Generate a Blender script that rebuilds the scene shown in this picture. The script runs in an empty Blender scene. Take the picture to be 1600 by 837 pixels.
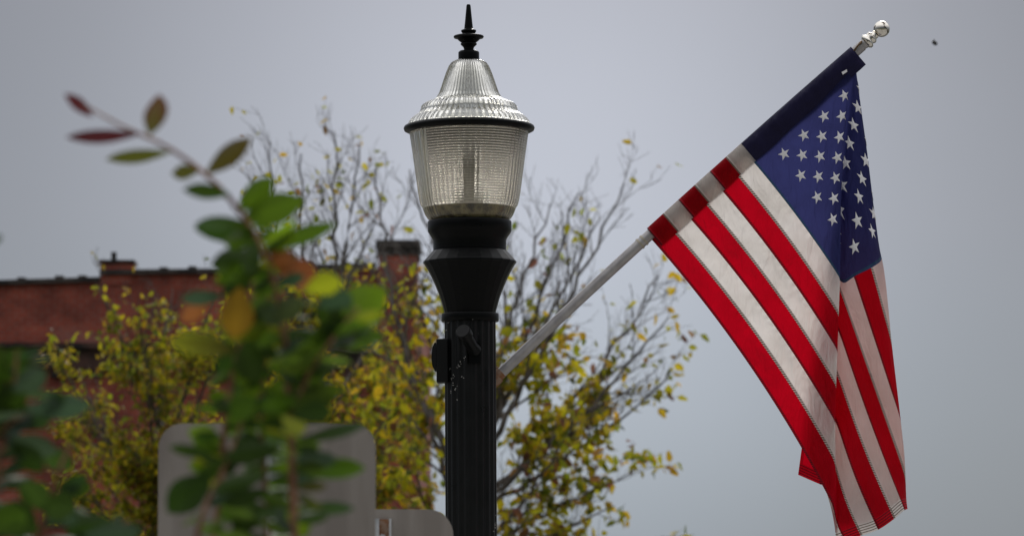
import bpy, math, random
import numpy as np
from mathutils import Vector, noise as mnoise

# ---------------------------------------------------------------- camera, sky, sun, exposure
S = bpy.context.scene
COL = S.collection
R = math.radians
PITCH = R(5.0); CAM_H = 1.6; FOC = 6000.0          # focal length in photo pixels (1600 wide)
cam_d = bpy.data.cameras.new('camera'); cam = bpy.data.objects.new('camera', cam_d); COL.objects.link(cam)
cam.location = (0, 0, CAM_H); cam.rotation_euler = (R(90) + PITCH, 0, 0)
cam_d.sensor_width = 36; cam_d.lens = 135; cam_d.clip_start = 0.1; cam_d.clip_end = 3000
LAMP_Y = 12.63
cam_d.dof.use_dof = True; cam_d.dof.focus_distance = 12.6; cam_d.dof.aperture_fstop = 6.4
S.camera = cam

SUN_EL, SUN_AZ = R(38), R(10)                      # sun high behind the flag, slightly to the right
w = bpy.data.worlds.new('World'); S.world = w; w.use_nodes = True
nt = w.node_tree; nt.nodes.clear()
def N(t, kind, **kw):
    n = t.nodes.new(kind)
    for k, v in kw.items(): setattr(n, k, v)
    return n
def mth(t, op, a, b=None, c=None):
    n = t.nodes.new('ShaderNodeMath'); n.operation = op
    for i, v in enumerate((a, b, c)):
        if v is None: continue
        if isinstance(v, (int, float)): n.inputs[i].default_value = v
        else: t.links.new(v, n.inputs[i])
    return n.outputs[0]
sky = N(nt, 'ShaderNodeTexSky'); sky.sky_type = 'NISHITA'; sky.sun_disc = False
sky.sun_elevation = SUN_EL; sky.sun_rotation = SUN_AZ
bg1 = N(nt, 'ShaderNodeBackground'); bg1.inputs[1].default_value = 0.08; nt.links.new(sky.outputs[0], bg1.inputs[0])
tc = N(nt, 'ShaderNodeTexCoord'); sp = N(nt, 'ShaderNodeSeparateXYZ'); nt.links.new(tc.outputs['Generated'], sp.inputs[0])
ramp = N(nt, 'ShaderNodeValToRGB'); nt.links.new(sp.outputs[2], ramp.inputs[0])
cr = ramp.color_ramp
cr.elements[0].position = 0.0; cr.elements[0].color = (.220, .275, .335, 1)
cr.elements[1].position = 1.0; cr.elements[1].color = (1.65, 1.65, 1.7, 1)
for p, c in ((.05, (.272, .310, .368)), (.10, (.292, .309, .358)), (.16, (.282, .291, .330)), (.35, (.8, .81, .85)), (.6, (1.38, 1.38, 1.42))):
    e = cr.elements.new(p); e.color = (*c, 1)
# brighter thin patch of the cloud layer
gx = mth(nt, 'POWER', mth(nt, 'DIVIDE', mth(nt, 'SUBTRACT', sp.outputs[0], .005), .101), 2.0)
gz = mth(nt, 'POWER', mth(nt, 'DIVIDE', mth(nt, 'SUBTRACT', sp.outputs[2], .12), .115), 2.0)
lobe = mth(nt, 'EXPONENT', mth(nt, 'MULTIPLY', mth(nt, 'ADD', gx, gz), -1.0))
lobe = mth(nt, 'MULTIPLY', lobe, mth(nt, 'GREATER_THAN', sp.outputs[1], 0.0))
nz = N(nt, 'ShaderNodeTexNoise'); nz.inputs['Scale'].default_value = 9; nz.inputs['Detail'].default_value = 4
nt.links.new(tc.outputs['Generated'], nz.inputs['Vector'])
# added dimming of the sky behind the camera, keeps surfaces facing it dark
front = mth(nt, 'MULTIPLY_ADD', sp.outputs[1], .5, .5)
ov = mth(nt, 'POWER', mth(nt, 'MAXIMUM', sp.outputs[2], 0.0), 2.0)
front = mth(nt, 'MULTIPLY_ADD', mth(nt, 'MINIMUM', mth(nt, 'ADD', mth(nt, 'POWER', front, .9), ov), 1.0), .78, .22)
gain = mth(nt, 'ADD', mth(nt, 'MULTIPLY', lobe, .98), mth(nt, 'MULTIPLY_ADD', nz.outputs[0], .14, .69))
vm = N(nt, 'ShaderNodeVectorMath'); vm.operation = 'SCALE'; nt.links.new(ramp.outputs[0], vm.inputs[0]); nt.links.new(mth(nt, 'MULTIPLY', gain, front), vm.inputs['Scale'])
bg2 = N(nt, 'ShaderNodeBackground'); bg2.inputs[1].default_value = 1.0; nt.links.new(vm.outputs[0], bg2.inputs[0])
mx = N(nt, 'ShaderNodeMixShader'); mx.inputs[0].default_value = .93
nt.links.new(bg1.outputs[0], mx.inputs[1]); nt.links.new(bg2.outputs[0], mx.inputs[2])
wo = N(nt, 'ShaderNodeOutputWorld'); nt.links.new(mx.outputs[0], wo.inputs[0])

sl = bpy.data.lights.new('sun', 'SUN'); sl.energy = 1.5; sl.angle = R(18); sl.color = (1, .97, .92)
so = bpy.data.objects.new('sun', sl); COL.objects.link(so)
dirv = Vector((math.sin(SUN_AZ) * math.cos(SUN_EL), math.cos(SUN_AZ) * math.cos(SUN_EL), math.sin(SUN_EL)))
so.rotation_euler = dirv.to_track_quat('Z', 'Y').to_euler(); so.location = (5, 20, 30)
S.view_settings.view_transform = 'Standard'; S.view_settings.look = 'None'
S.view_settings.exposure = 0.0; S.view_settings.gamma = 1.0; S.view_settings.use_curve_mapping = False
S.cycles.max_bounces = 12; S.cycles.transmission_bounces = 12; S.cycles.transparent_max_bounces = 12

# ---------------------------------------------------------------- helpers
CP, SP = math.cos(PITCH), math.sin(PITCH)
def at(px, py, Y):
    """point of the place seen at photo pixel (px, py), at distance Y in front of the camera"""
    a = (px - 800) / FOC; b = (418.5 - py) / FOC
    dy = CP - b * SP; dz = SP + b * CP
    return Vector((a * Y / dy, Y, CAM_H + dz * Y / dy))
def ppm(Y): return FOC / Y
def mat(name, color=(.5, .5, .5), rough=.6, metal=0.0, spec=.5):
    m = bpy.data.materials.new(name); m.use_nodes = True
    b = m.node_tree.nodes['Principled BSDF']
    b.inputs['Base Color'].default_value = (*color, 1); b.inputs['Roughness'].default_value = rough
    b.inputs['Metallic'].default_value = metal; b.inputs['Specular IOR Level'].default_value = spec
    return m
def noise_mix(m, c1, c2, scale=8, detail=6, lo=.4, hi=.6, coord='Object', stretch=None):
    t = m.node_tree; b = t.nodes['Principled BSDF']
    tcn = N(t, 'ShaderNodeTexCoord'); n = N(t, 'ShaderNodeTexNoise'); n.inputs['Scale'].default_value = scale; n.inputs['Detail'].default_value = detail
    src = tcn.outputs[coord]
    if stretch:
        mp = N(t, 'ShaderNodeMapping'); mp.inputs['Scale'].default_value = stretch; t.links.new(src, mp.inputs[0]); src = mp.outputs[0]
    t.links.new(src, n.inputs['Vector'])
    r = N(t, 'ShaderNodeValToRGB'); r.color_ramp.elements[0].position = lo; r.color_ramp.elements[1].position = hi
    r.color_ramp.elements[0].color = (*c1, 1); r.color_ramp.elements[1].color = (*c2, 1)
    t.links.new(n.outputs[0], r.inputs[0]); t.links.new(r.outputs[0], b.inputs['Base Color'])
    return n, r
def add_bump(m, scale, strength=.2, dist=.01, detail=5):
    t = m.node_tree; b = t.nodes['Principled BSDF']
    tcn = N(t, 'ShaderNodeTexCoord'); n = N(t, 'ShaderNodeTexNoise'); n.inputs['Scale'].default_value = scale; n.inputs['Detail'].default_value = detail
    t.links.new(tcn.outputs['Object'], n.inputs['Vector'])
    bp = N(t, 'ShaderNodeBump'); bp.inputs['Strength'].default_value = strength; bp.inputs['Distance'].default_value = dist
    t.links.new(n.outputs[0], bp.inputs['Height']); t.links.new(bp.outputs[0], b.inputs['Normal'])

ORI = {}
def thing(name, label, cat, loc, group=None):
    o = bpy.data.objects.new(name, None); COL.objects.link(o); o.location = loc; o.empty_display_size = .1
    o['label'] = label; o['category'] = cat
    if group: o['group'] = group
    ORI[o.name] = Vector(loc)
    return o
class MB:
    """collects shapes of one mesh"""
    def __init__(s): s.v = []; s.f = []; s.mi = []; s.c = []
    def add(s, vs, fs, mi=0, col=None):
        n = len(s.v); s.v += [tuple(q) for q in vs]; s.f += [tuple(i + n for i in f) for f in fs]; s.mi += [mi] * len(fs)
        if col is not None: s.c += [col] * len(vs)
    def box(s, lo, hi, mi=0):
        x0, y0, z0 = lo; x1, y1, z1 = hi
        s.add([(x0,y0,z0),(x1,y0,z0),(x1,y1,z0),(x0,y1,z0),(x0,y0,z1),(x1,y0,z1),(x1,y1,z1),(x0,y1,z1)],
              [(0,3,2,1),(4,5,6,7),(0,1,5,4),(1,2,6,5),(2,3,7,6),(3,0,4,7)], mi)
    def tube(s, pts, rads, n=8, mi=0, cap=True, col=None):
        pts = [Vector(p) for p in pts]; vs = []; up = Vector((.13, .31, .94))
        for i, p in enumerate(pts):
            d = (pts[min(i + 1, len(pts) - 1)] - pts[max(i - 1, 0)])
            d = d.normalized() if d.length > 1e-9 else Vector((0, 0, 1))
            a = d.cross(up)
            if a.length < 1e-3: a = d.cross(Vector((1, 0, 0)))
            a.normalize(); b = d.cross(a)
            for k in range(n):
                q = 2 * math.pi * k / n
                vs.append(p + (a * math.cos(q) + b * math.sin(q)) * rads[i])
        fs = []
        for i in range(len(pts) - 1):
            for k in range(n):
                k2 = (k + 1) % n
                fs.append((i*n + k, i*n + k2, (i+1)*n + k2, (i+1)*n + k))
        if cap:
            fs.append(tuple(range(n))[::-1]); fs.append(tuple(range((len(pts)-1)*n, len(pts)*n)))
        s.add(vs, fs, mi, col)
    def build(s, name, mats, parent=None, smooth=False, loc=None, sharp=None):
        o0 = Vector((0, 0, 0))
        if parent is not None: o0 = ORI[parent.name]
        elif loc is not None: o0 = Vector(loc)
        me = bpy.data.meshes.new(name)
        me.from_pydata([(v[0]-o0.x, v[1]-o0.y, v[2]-o0.z) for v in s.v], [], s.f)
        mats = mats if isinstance(mats, (list, tuple)) else [mats]
        for m in mats: me.materials.append(m)
        if len(mats) > 1: me.polygons.foreach_set('material_index', s.mi)
        if s.c:
            a = me.color_attributes.new('Col', 'FLOAT_COLOR', 'POINT')
            a.data.foreach_set('color', np.array([(*c, 1) for c in s.c], dtype=np.float32).ravel())
        if smooth:
            me.polygons.foreach_set('use_smooth', [True] * len(s.f))
            if sharp is not None: me.set_sharp_from_angle(angle=R(sharp))
        me.update()
        o = bpy.data.objects.new(name, me); COL.objects.link(o)
        if parent is not None: o.parent = parent; ORI[o.name] = o0
        elif loc is not None: o.location = loc
        ORI.setdefault(o.name, o0)
        return o
def lathe(prof, n, c, rf=None, closed_ends=True):
    """prof: list of (r, z); c: axis (x, y)"""
    vs = []; fs = []
    for (r, z) in prof:
        for k in range(n):
            q = 2 * math.pi * k / n
            rr = rf(q, z, r) if rf else r
            vs.append((c[0] + rr * math.cos(q), c[1] + rr * math.sin(q), z))
    m = len(prof)
    for i in range(m - 1):
        for k in range(n):
            k2 = (k + 1) % n
            fs.append((i*n + k2, i*n + k, (i+1)*n + k, (i+1)*n + k2))
    if closed_ends:
        fs.append(tuple(range(n))); fs.append(tuple(range((m-1)*n, m*n))[::-1])
    return vs, fs
def tag(o, label, cat, group=None):
    o['label'] = label; o['category'] = cat
    if group: o['group'] = group
    return o

# ---------------------------------------------------------------- ground
m_asph = mat('asphalt', (.05, .05, .052), .9); noise_mix(m_asph, (.04, .04, .042), (.065, .064, .062), 3); add_bump(m_asph, 60, .4)
m_conc = mat('concrete', (.3, .29, .27), .85); noise_mix(m_conc, (.22, .21, .2), (.34, .33, .3), 4); add_bump(m_conc, 40, .3)
m_dirt = mat('grass_earth', (.06, .07, .03), .95); noise_mix(m_dirt, (.035, .05, .015), (.10, .09, .05), 2)
g = MB(); g.add([(-900,-300,0),(900,-300,0),(900,1500,0),(-900,1500,0)], [(0,1,2,3)]); o = g.build('ground', m_dirt); o['kind'] = 'structure'
g = MB(); g.add([(-400,14.6,.004),(400,14.6,.004),(400,23.5,.004),(-400,23.5,.004)], [(0,1,2,3)]); o = g.build('road', m_asph); o['kind'] = 'structure'
g = MB(); g.box((-400, 2.0, -.2), (400, 14.55, .12)); o = g.build('pavement', m_conc); o['kind'] = 'structure'
g = MB(); g.box((-400, 23.55, -.2), (400, 27.0, .12)); o = g.build('far_pavement', m_conc); o['kind'] = 'structure'
GZ = .12

# ---------------------------------------------------------------- brick building
BY = 62.0
def brick_mat(name, c1, c2, mortar):
    m = mat(name, c1, .9); t = m.node_tree; b = t.nodes['Principled BSDF']
    tcn = N(t, 'ShaderNodeTexCoord'); s_ = N(t, 'ShaderNodeSeparateXYZ'); t.links.new(tcn.outputs['Object'], s_.inputs[0])
    cx = N(t, 'ShaderNodeCombineXYZ'); t.links.new(mth(t, 'ADD', s_.outputs[0], s_.outputs[1]), cx.inputs[0]); t.links.new(s_.outputs[2], cx.inputs[1])
    br = N(t, 'ShaderNodeTexBrick'); br.inputs['Scale'].default_value = 1.0; br.inputs['Brick Width'].default_value = .21; br.inputs['Row Height'].default_value = .075
    br.inputs['Mortar Size'].default_value = .006; br.inputs['Color1'].default_value = (*c1, 1); br.inputs['Color2'].default_value = (*c2, 1); br.inputs['Mortar'].default_value = (*mortar, 1)
    t.links.new(cx.outputs[0], br.inputs['Vector'])
    n = N(t, 'ShaderNodeTexNoise'); n.inputs['Scale'].default_value = 1.3; n.inputs['Detail'].default_value = 7; n.inputs['Roughness'].default_value = .65; t.links.new(cx.outputs[0], n.inputs['Vector'])
    rp = N(t, 'ShaderNodeValToRGB'); rp.color_ramp.elements[0].position = .33; rp.color_ramp.elements[1].position = .68
    rp.color_ramp.elements[0].color = (.42, .40, .42, 1); rp.color_ramp.elements[1].color = (1.35, 1.3, 1.25, 1); t.links.new(n.outputs[0], rp.inputs[0])
    mxn = N(t, 'ShaderNodeMix'); mxn.data_type = 'RGBA'; mxn.blend_type = 'MULTIPLY'; mxn.inputs[0].default_value = 1
    t.links.new(br.outputs[0], mxn.inputs[6]); t.links.new(rp.outputs[0], mxn.inputs[7])
    # worn pale patches where old plaster or mortar smear stays on the bricks
    n2 = N(t, 'ShaderNodeTexNoise'); n2.inputs['Scale'].default_value = .8; n2.inputs['Detail'].default_value = 8; t.links.new(tcn.outputs['Object'], n2.inputs['Vector'])
    rp2 = N(t, 'ShaderNodeValToRGB'); rp2.color_ramp.elements[0].position = .60; rp2.color_ramp.elements[1].position = .72; t.links.new(n2.outputs[0], rp2.inputs[0])
    mx2 = N(t, 'ShaderNodeMix'); mx2.data_type = 'RGBA'; t.links.new(mth(t, 'MULTIPLY', rp2.outputs[0], .5), mx2.inputs[0]); t.links.new(mxn.outputs[2], mx2.inputs[6]); mx2.inputs[7].default_value = (.34, .21, .18, 1)
    t.links.new(mx2.outputs[2], b.inputs['Base Color'])
    return m
m_brick = brick_mat('old_red_brick', (.38, .078, .047), (.27, .054, .037), (.25, .16, .13))
m_cope = mat('dark_coping', (.035, .03, .03), .85); noise_mix(m_cope, (.02, .018, .018), (.07, .06, .055), 5)
m_belt = mat('weathered_belt', (.05, .03, .025), .9); noise_mix(m_belt, (.018, .014, .013), (.09, .045, .035), 2.5)
m_glassdark = mat('window_pane', (.02, .024, .03), .1)
m_frame = mat('window_frame', (.22, .21, .2), .7)
def fx(px, py): return at(px, py, BY)
bo = fx(652, 943); bo.z = 0
bld = thing('brick_building', 'weathered red brick building with dark coping, a small chimney and a taller corner pier', 'building', bo)
tops = [(-420, 455), (0, 445), (157, 440), (157, 429), (335, 427), (592, 418)]
b = MB(); DP = 12.0
pts = [fx(*p) for p in tops]
n = len(pts)
vf = [(p.x, BY, p.z) for p in pts] + [(pts[-1].x, BY, 0), (pts[0].x, BY, 0)]
vb = [(p[0], BY + DP, p[2]) for p in vf]
k = len(vf)
b.add(vf + vb, [tuple(range(k))[::-1], tuple(range(k, 2 * k))] + [(i, (i + 1) % k, (i + 1) % k + k, i + k) for i in range(k)])
b.build('wall', m_brick, bld)
# corner pier
p0, p1 = fx(592, 388), fx(652, 388)
b = MB(); b.box((p0.x + .003, BY - .16, 0), (p1.x, BY + 1.1, p0.z)); 
b.box((p1.x - .5, BY + 1.1, 0), (p1.x - .02, BY + DP, fx(600, 470).z))
pier = b.build('corner_pier', m_brick, bld)
b = MB(); z = p0.z
b.box((p0.x - .05, BY - .22, z), (p1.x + .05, BY + 1.16, z + .12)); b.box((p0.x - .03, BY - .19, z - .12), (p1.x + .03, BY + 1.13, z - .002))
b.box((p1.x - .5, BY + 1.17, fx(600, 470).z), (p1.x + .03, BY + DP, fx(600, 462).z))
b.build('pier_cap', m_cope, pier)
# coping
b = MB()
for (a_, c_) in ((0, 1), (1, 2), (3, 4), (4, 5)):
    A, C = pts[a_], pts[c_]; x1 = C.x - (.0 if c_ != 5 else .055)
    lo = [(A.x, BY - .07, A.z + .002), (x1, BY - .07, C.z + .002), (x1, BY + .4, C.z + .002), (A.x, BY + .4, A.z + .002)]
    hi = [(p[0], p[1], p[2] + .075) for p in lo]
    b.add(lo + hi, [(0,3,2,1),(4,5,6,7),(0,1,5,4),(1,2,6,5),(2,3,7,6),(3,0,4,7)])
rr = random.Random(4)
for px in (-70, 33, 92, 128, 255, 300, 366, 420, 485, 540):
    q = fx(px, 440); zz = np.interp(px, [p[0] for p in tops], [p.z for p in pts])
    b.box((q.x - .06, BY - .05, zz + .077), (q.x + .07, BY + .2, zz + .077 + rr.uniform(.03, .06)))
b.build('coping', m_cope, bld)
# belt course and windows below it
zb1, zb0 = fx(0, 545).z, fx(0, 590).z
b = MB(); x0, x1 = pts[0].x, pts[-1].x
b.box((x0, BY - .12, zb0 + .14), (x1, BY - .002, zb1)); b.box((x0, BY - .2, zb1 + .002), (x1, BY - .002, zb1 + .09))
xx = x0 + .1
while xx < x1 - .2:
    b.box((xx, BY - .10, zb0), (xx + .16, BY - .003, zb0 + .137)); xx += .34
b.build('belt_course', m_belt, bld)
for px in (-190, 470):
    q = fx(px, 620); zt = zb0 - .35; hw = .5; hh = 2.0
    fr = MB(); fr.box((q.x - hw - .08, BY - .03, zt - hh), (q.x - hw, BY - .003, zt)); fr.box((q.x + hw, BY - .03, zt - hh), (q.x + hw + .08, BY - .003, zt))
    fr.box((q.x - hw - .08, BY - .035, zt + .002), (q.x + hw + .08, BY - .003, zt + .1)); fr.box((q.x - hw, BY - .028, zt - hh * .5 - .03), (q.x + hw, BY - .003, zt - hh * .5 + .03))
    w_ = fr.build('window', m_frame, bld)
    pn = MB(); pn.box((q.x - hw + .002, BY - .015, zt - hh + .002), (q.x + hw - .002, BY - .003, zt - .002)); pn.build('pane', m_glassdark, w_)
    si = MB(); si.box((q.x - hw - .15, BY - .12, zt - hh - .12), (q.x + hw + .15, BY - .003, zt - hh - .003)); si.build('sill', m_conc, w_)
# chimney with flue
c0, c1 = fx(157, 408), fx(207, 408); czb = pts[3].z
b = MB(); b.box((c0.x, BY - .02, pts[2].z - .05), (c1.x, BY + .5, c0.z - .04)); ch = b.build('chimney', m_brick, bld)
b = MB(); b.box((c0.x - .03, BY - .05, c0.z - .038), (c1.x + .03, BY + .53, c0.z + .02)); b.build('chimney_cap', m_belt, ch)
q = fx(176, 400); b = MB(); b.tube([(q.x, BY + .2, c0.z + .021), (q.x, BY + .2, fx(176, 392).z)], [.045, .045], 10); b.build('flue', m_cope, ch)

# ---------------------------------------------------------------- trees
def leaf_mat(name, trans=.58, rough=.5):
    m = bpy.data.materials.new(name); m.use_nodes = True; t = m.node_tree; b = t.nodes['Principled BSDF']
    at_ = N(t, 'ShaderNodeAttribute'); at_.attribute_name = 'Col'
    t.links.new(at_.outputs['Color'], b.inputs['Base Color']); b.inputs['Roughness'].default_value = rough; b.inputs['Specular IOR Level'].default_value = .35
    tr = N(t, 'ShaderNodeBsdfTranslucent'); t.links.new(at_.outputs['Color'], tr.inputs[0])
    mx_ = N(t, 'ShaderNodeMixShader'); mx_.inputs[0].default_value = trans
    t.links.new(b.outputs[0], mx_.inputs[1]); t.links.new(tr.outputs[0], mx_.inputs[2]); t.links.new(mx_.outputs[0], t.nodes['Material Output'].inputs[0])
    return m
m_leaf = leaf_mat('autumn_leaf')
m_bark = mat('grey_bark', (.10, .085, .075), .9); noise_mix(m_bark, (.075, .064, .058), (.17, .15, .14), 14, stretch=(1, 1, .3)); add_bump(m_bark, 40, .5)
PAL = [((.58, .50, .018), 6), ((.38, .39, .020), 5), ((.68, .46, .022), 4), ((.15, .18, .020), 3), ((.30, .16, .05), 2), ((.24, .10, .06), 1)]
def jit(rng, c, a=.2): k = 1 + rng.uniform(-a, a); return tuple(min(1, x * k * (1 + rng.uniform(-.08, .08))) for x in c)
def pick(rng, pal):
    tot = sum(w for _, w in pal); r = rng.uniform(0, tot)
    for c, w_ in pal:
        r -= w_
        if r <= 0: return c
    return pal[-1][0]
def rvec(rng):
    while True:
        v = Vector((rng.uniform(-1, 1), rng.uniform(-1, 1), rng.uniform(-1, 1)))
        if .05 < v.length < 1: return v.normalized()
def small_leaf(mb, rng, p, size, col):
    d = (rvec(rng) + Vector((0, 0, -.55))).normalized(); s_ = d.cross(rvec(rng)).normalized(); nrm = d.cross(s_)
    L = size; W = size * rng.uniform(.2, .36)
    vs = [p, p + d*L*.35 + s_*W + nrm*.12*L, p + d*L*.8 + s_*W*.6 + nrm*.05*L, p + d*L, p + d*L*.8 - s_*W*.6 + nrm*.05*L, p + d*L*.35 - s_*W + nrm*.12*L, p + d*L*.5]
    mb.add(vs, [(0,6,1),(1,6,2),(2,6,3),(3,6,4),(4,6,5),(5,6,0)], 0, col)
def bent(rng, a, b_, bow, n):
    """curve from a to b_, sagging sideways a little, rising at the end"""
    d = b_ - a; off = rvec(rng) * d.length * bow; off.z = -abs(off.z) * .8
    out = []
    for i in range(n + 1):
        u = i / n; out.append(a + d * u + off * (4 * u * (1 - u)) * (1 - .4*u) + rvec(rng) * d.length * .012 * (1 if 0 < i < n else 0))
    return out
def make_tree(name, label, base, fork_z, limbs, r0, seed, leafp, pal, size=.06, sub=1.0, k=1.0):
    rng = random.Random(seed); name_dense = sub >= 1
    root = thing(name, label, 'tree', base)
    tr = MB(); br = MB(); lf = MB()
    fork = Vector((base[0] + .05, base[1], fork_z))
    tp = bent(rng, Vector(base), fork, .03, 7); tr.tube(tp, [r0 * (1.35 - .45*i/7) if i else r0*1.7 for i in range(8)], 9)
    def leaves(p, n, lvl):
        for _ in range(n):
            cl = mnoise.noise(p * (1.9 / k)) * 1.7 + .75
            if rng.random() < leafp(p) * min(1.5, max(.04, cl)):
                col = jit(rng, pick(rng, pal), .3)
                small_leaf(lf, rng, p + rvec(rng) * rng.uniform(0, .05 * k), size * k * rng.uniform(.7, 1.25), col)
    def grow(a, b_, r, lvl):
        L = (b_ - a).length; n = max(3, int(L / (.12 * k))) if lvl < 2 else 3
        pts_ = bent(rng, a, b_, .07 if lvl else .09, n)
        rad = [max(.0016 * k, r * (1 - .82 * i / n)) for i in range(n + 1)]
        br.tube(pts_, rad, (8, 5, 4, 3)[min(lvl, 3)], cap=False)
        if lvl == 3:
            for p in pts_[1:]: leaves(p, 4 if name_dense else 2, lvl)
            return
        step = k * (.085, .068, .085)[lvl] / sub; d0 = (b_ - a).normalized()
        s_ = L * (.22 if lvl == 0 else .15)
        while s_ < L:
            u = s_ / L; f = u * n; i = min(int(f), n - 1); p = pts_[i].lerp(pts_[i + 1], f - i)
            side = d0.cross(rvec(rng)).normalized()
            dd = (d0 * rng.uniform(.75, 1.3) + side * rng.uniform(.45, .95) + Vector((0, 0, rng.uniform(.0, .4)))).normalized()
            ln = ((L * .34 * (1.25 - u) + .12 * k), (L * .4 * (1.2 - u) + .07 * k), k * rng.uniform(.07, .2))[lvl] * rng.uniform(.6, 1.2)
            grow(p, p + dd * ln, max(.002 * k, r * (1 - .8*u) * .55), lvl + 1)
            s_ += step * rng.uniform(.6, 1.7) * (1.6 if lvl == 0 else 1)
        leaves(pts_[-1], 2, lvl)
    for (tgt, h) in limbs:
        i = min(7, int(h * 7)); a = tp[i]
        grow(a, tgt, r0 * .55 * min(1.0, .45 + (tgt - a).length / (4 * k)), 0)
    tr.build('trunk', m_bark, root, True)
    br.build('branches', m_bark, root, True)
    lf.build('foliage', m_leaf, root)
    print(name, 'branch verts', len(br.v), 'leaves', len(lf.v) // 7)
    return root
def pyof(p):
    d = p - Vector((0, 0, CAM_H)); f = d.y * CP + d.z * SP; u = -d.y * SP + d.z * CP
    return 418.5 - FOC * u / f
def leafprob(hi, lo, pmin, pmax):
    return lambda p: pmin + (pmax - pmin) * min(1, max(0, (pyof(p) - hi) / (lo - hi)))
TY = 38.0
rng = random.Random(11)
def T(px, py, dy=None, Y=TY): return at(px, py, Y + 1.35 * (rng.uniform(-.8, .8) if dy is None else dy))
gb = at(715, 943, TY); basep = (gb.x, TY, GZ - .12)
lim = [(T(975, 285), 1), (T(905, 300), 1), (T(860, 318, .3), 1), (T(1030, 430), .96), (T(1045, 495), .95), (T(1045, 590), .9), (T(990, 735), .8), (T(960, 790), .75),
       (T(1035, 838), .7), (T(800, 360, .9), 1), (T(640, 265), 1), (T(588, 262), 1), (T(610, 420, .5), .97), (T(935, 345, .2), 1), (T(900, 660, -.8), .85), (T(620, 560, -.5), .9), (T(640, 700, -.9), .8), (T(830, 800, -.9), .75)]
make_tree('autumn_tree', 'half bare autumn tree behind the lamp post, its limbs spreading right under the flagpole', basep, at(735, 745, TY).z, lim, .068, 5,
          leafprob(420, 680, .03, .52), PAL, .082, .92, 38/28)
TY2 = 41.0
gb = at(500, 943, TY2)
lim = [(T(422, 222, Y=TY2), 1), (T(470, 240, Y=TY2), 1), (T(522, 205, Y=TY2), 1), (T(562, 225, Y=TY2), 1), (T(405, 330, Y=TY2), .97), (T(590, 330, Y=TY2), .97),
       (T(610, 500, Y=TY2), .9), (T(400, 480, Y=TY2), .9), (T(640, 600, Y=TY2), .8), (T(660, 700, Y=TY2), .6), (T(600, 760, -.8, Y=TY2), .5), (T(560, 560, -.9, Y=TY2), .85), (T(430, 600, -.7, Y=TY2), .8), (T(650, 800, -.4, Y=TY2), .5), (T(675, 640, .3, Y=TY2), .75), (T(615, 650, -.5, Y=TY2), .7), (T(595, 705, .6, Y=TY2), .6), (T(672, 770, .2, Y=TY2), .45)]
make_tree('autumn_tree', 'thin autumn tree with bare upright twigs and yellow leaves behind the green shrub', (gb.x, TY2, 0), at(500, 600, TY2).z, lim, .07, 8,
          leafprob(400, 620, .04, 1.0), PAL, .070, 1.0, 41/30)
TY3 = 44.0
PAL3 = [((.46, .40, .018), 6), ((.31, .32, .018), 6), ((.15, .18, .018), 4), ((.52, .36, .025), 4), ((.26, .15, .055), 3)]
gb = at(255, 943, TY3)
lim = [(T(150, 440, Y=TY3), 1), (T(215, 470, Y=TY3), 1), (T(270, 450, Y=TY3), 1), (T(335, 455, Y=TY3), 1), (T(90, 560, Y=TY3), .95), (T(110, 640, Y=TY3), .85), (T(350, 540, Y=TY3), .95),
       (T(390, 620, Y=TY3), .85), (T(120, 740, Y=TY3), .7), (T(180, 800, -.6, Y=TY3), .6), (T(330, 700, -.8, Y=TY3), .7), (T(230, 600, -.9, Y=TY3), .9), (T(210, 700, -1, Y=TY3), .8), (T(160, 660, -.6, Y=TY3), .85), (T(260, 560, .5, Y=TY3), .9), (T(135, 610, .4, Y=TY3), .85), (T(300, 640, .5, Y=TY3), .8), (T(150, 720, .3, Y=TY3), .7), (T(240, 780, -.5, Y=TY3), .5)]
make_tree('autumn_tree', 'low bushy yellow green tree at left in front of the brick wall', (gb.x, TY3, 0), at(255, 700, TY3).z, lim, .07, 21,
          leafprob(480, 640, .08, .85), PAL3, .068, 1.0, 44/33)

# ---------------------------------------------------------------- street lamp
lx = at(734.6, 500, LAMP_Y).x; LC = (lx, LAMP_Y); KP = ppm(LAMP_Y) * 1.0
def LZ(py): return at(734, py, LAMP_Y).z
def PR(lst): return [(r / KP, LZ(y)) for (r, y) in lst]
lamp = thing('street_lamp', 'tall black fluted lamp post with a ribbed glass lantern and spiked finial', 'street lamp', (lx, LAMP_Y, GZ))
m_black = mat('black_paint', (.003, .0034, .0034), .28, spec=.11)
def chips(m, thr=.79, scale=75):
    t = m.node_tree; b = t.nodes['Principled BSDF']; tcn = N(t, 'ShaderNodeTexCoord')
    n1 = N(t, 'ShaderNodeTexNoise'); n1.inputs['Scale'].default_value = scale; n1.inputs['Detail'].default_value = 3; t.links.new(tcn.outputs['Object'], n1.inputs['Vector'])
    n2 = N(t, 'ShaderNodeTexNoise'); n2.inputs['Scale'].default_value = 5; n2.inputs['Detail'].default_value = 2; t.links.new(tcn.outputs['Object'], n2.inputs['Vector'])
    v = mth(t, 'ADD', n1.outputs[0], mth(t, 'MULTIPLY', mth(t, 'SUBTRACT', n2.outputs[0], .5), .5))
    s_ = mth(t, 'GREATER_THAN', v, thr)
    mxn = N(t, 'ShaderNodeMix'); mxn.data_type = 'RGBA'; t.links.new(s_, mxn.inputs[0]); mxn.inputs[6].default_value = (.003, .0034, .0034, 1); mxn.inputs[7].default_value = (.32, .31, .29, 1)
    t.links.new(mxn.outputs[2], b.inputs['Base Color'])
    n3 = N(t, 'ShaderNodeTexNoise'); n3.inputs['Scale'].default_value = 22; n3.inputs['Detail'].default_value = 5; t.links.new(tcn.outputs['Object'], n3.inputs['Vector'])
    t.links.new(mth(t, 'MULTIPLY_ADD', n3.outputs[0], .3, .18), b.inputs['Roughness'])
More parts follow.
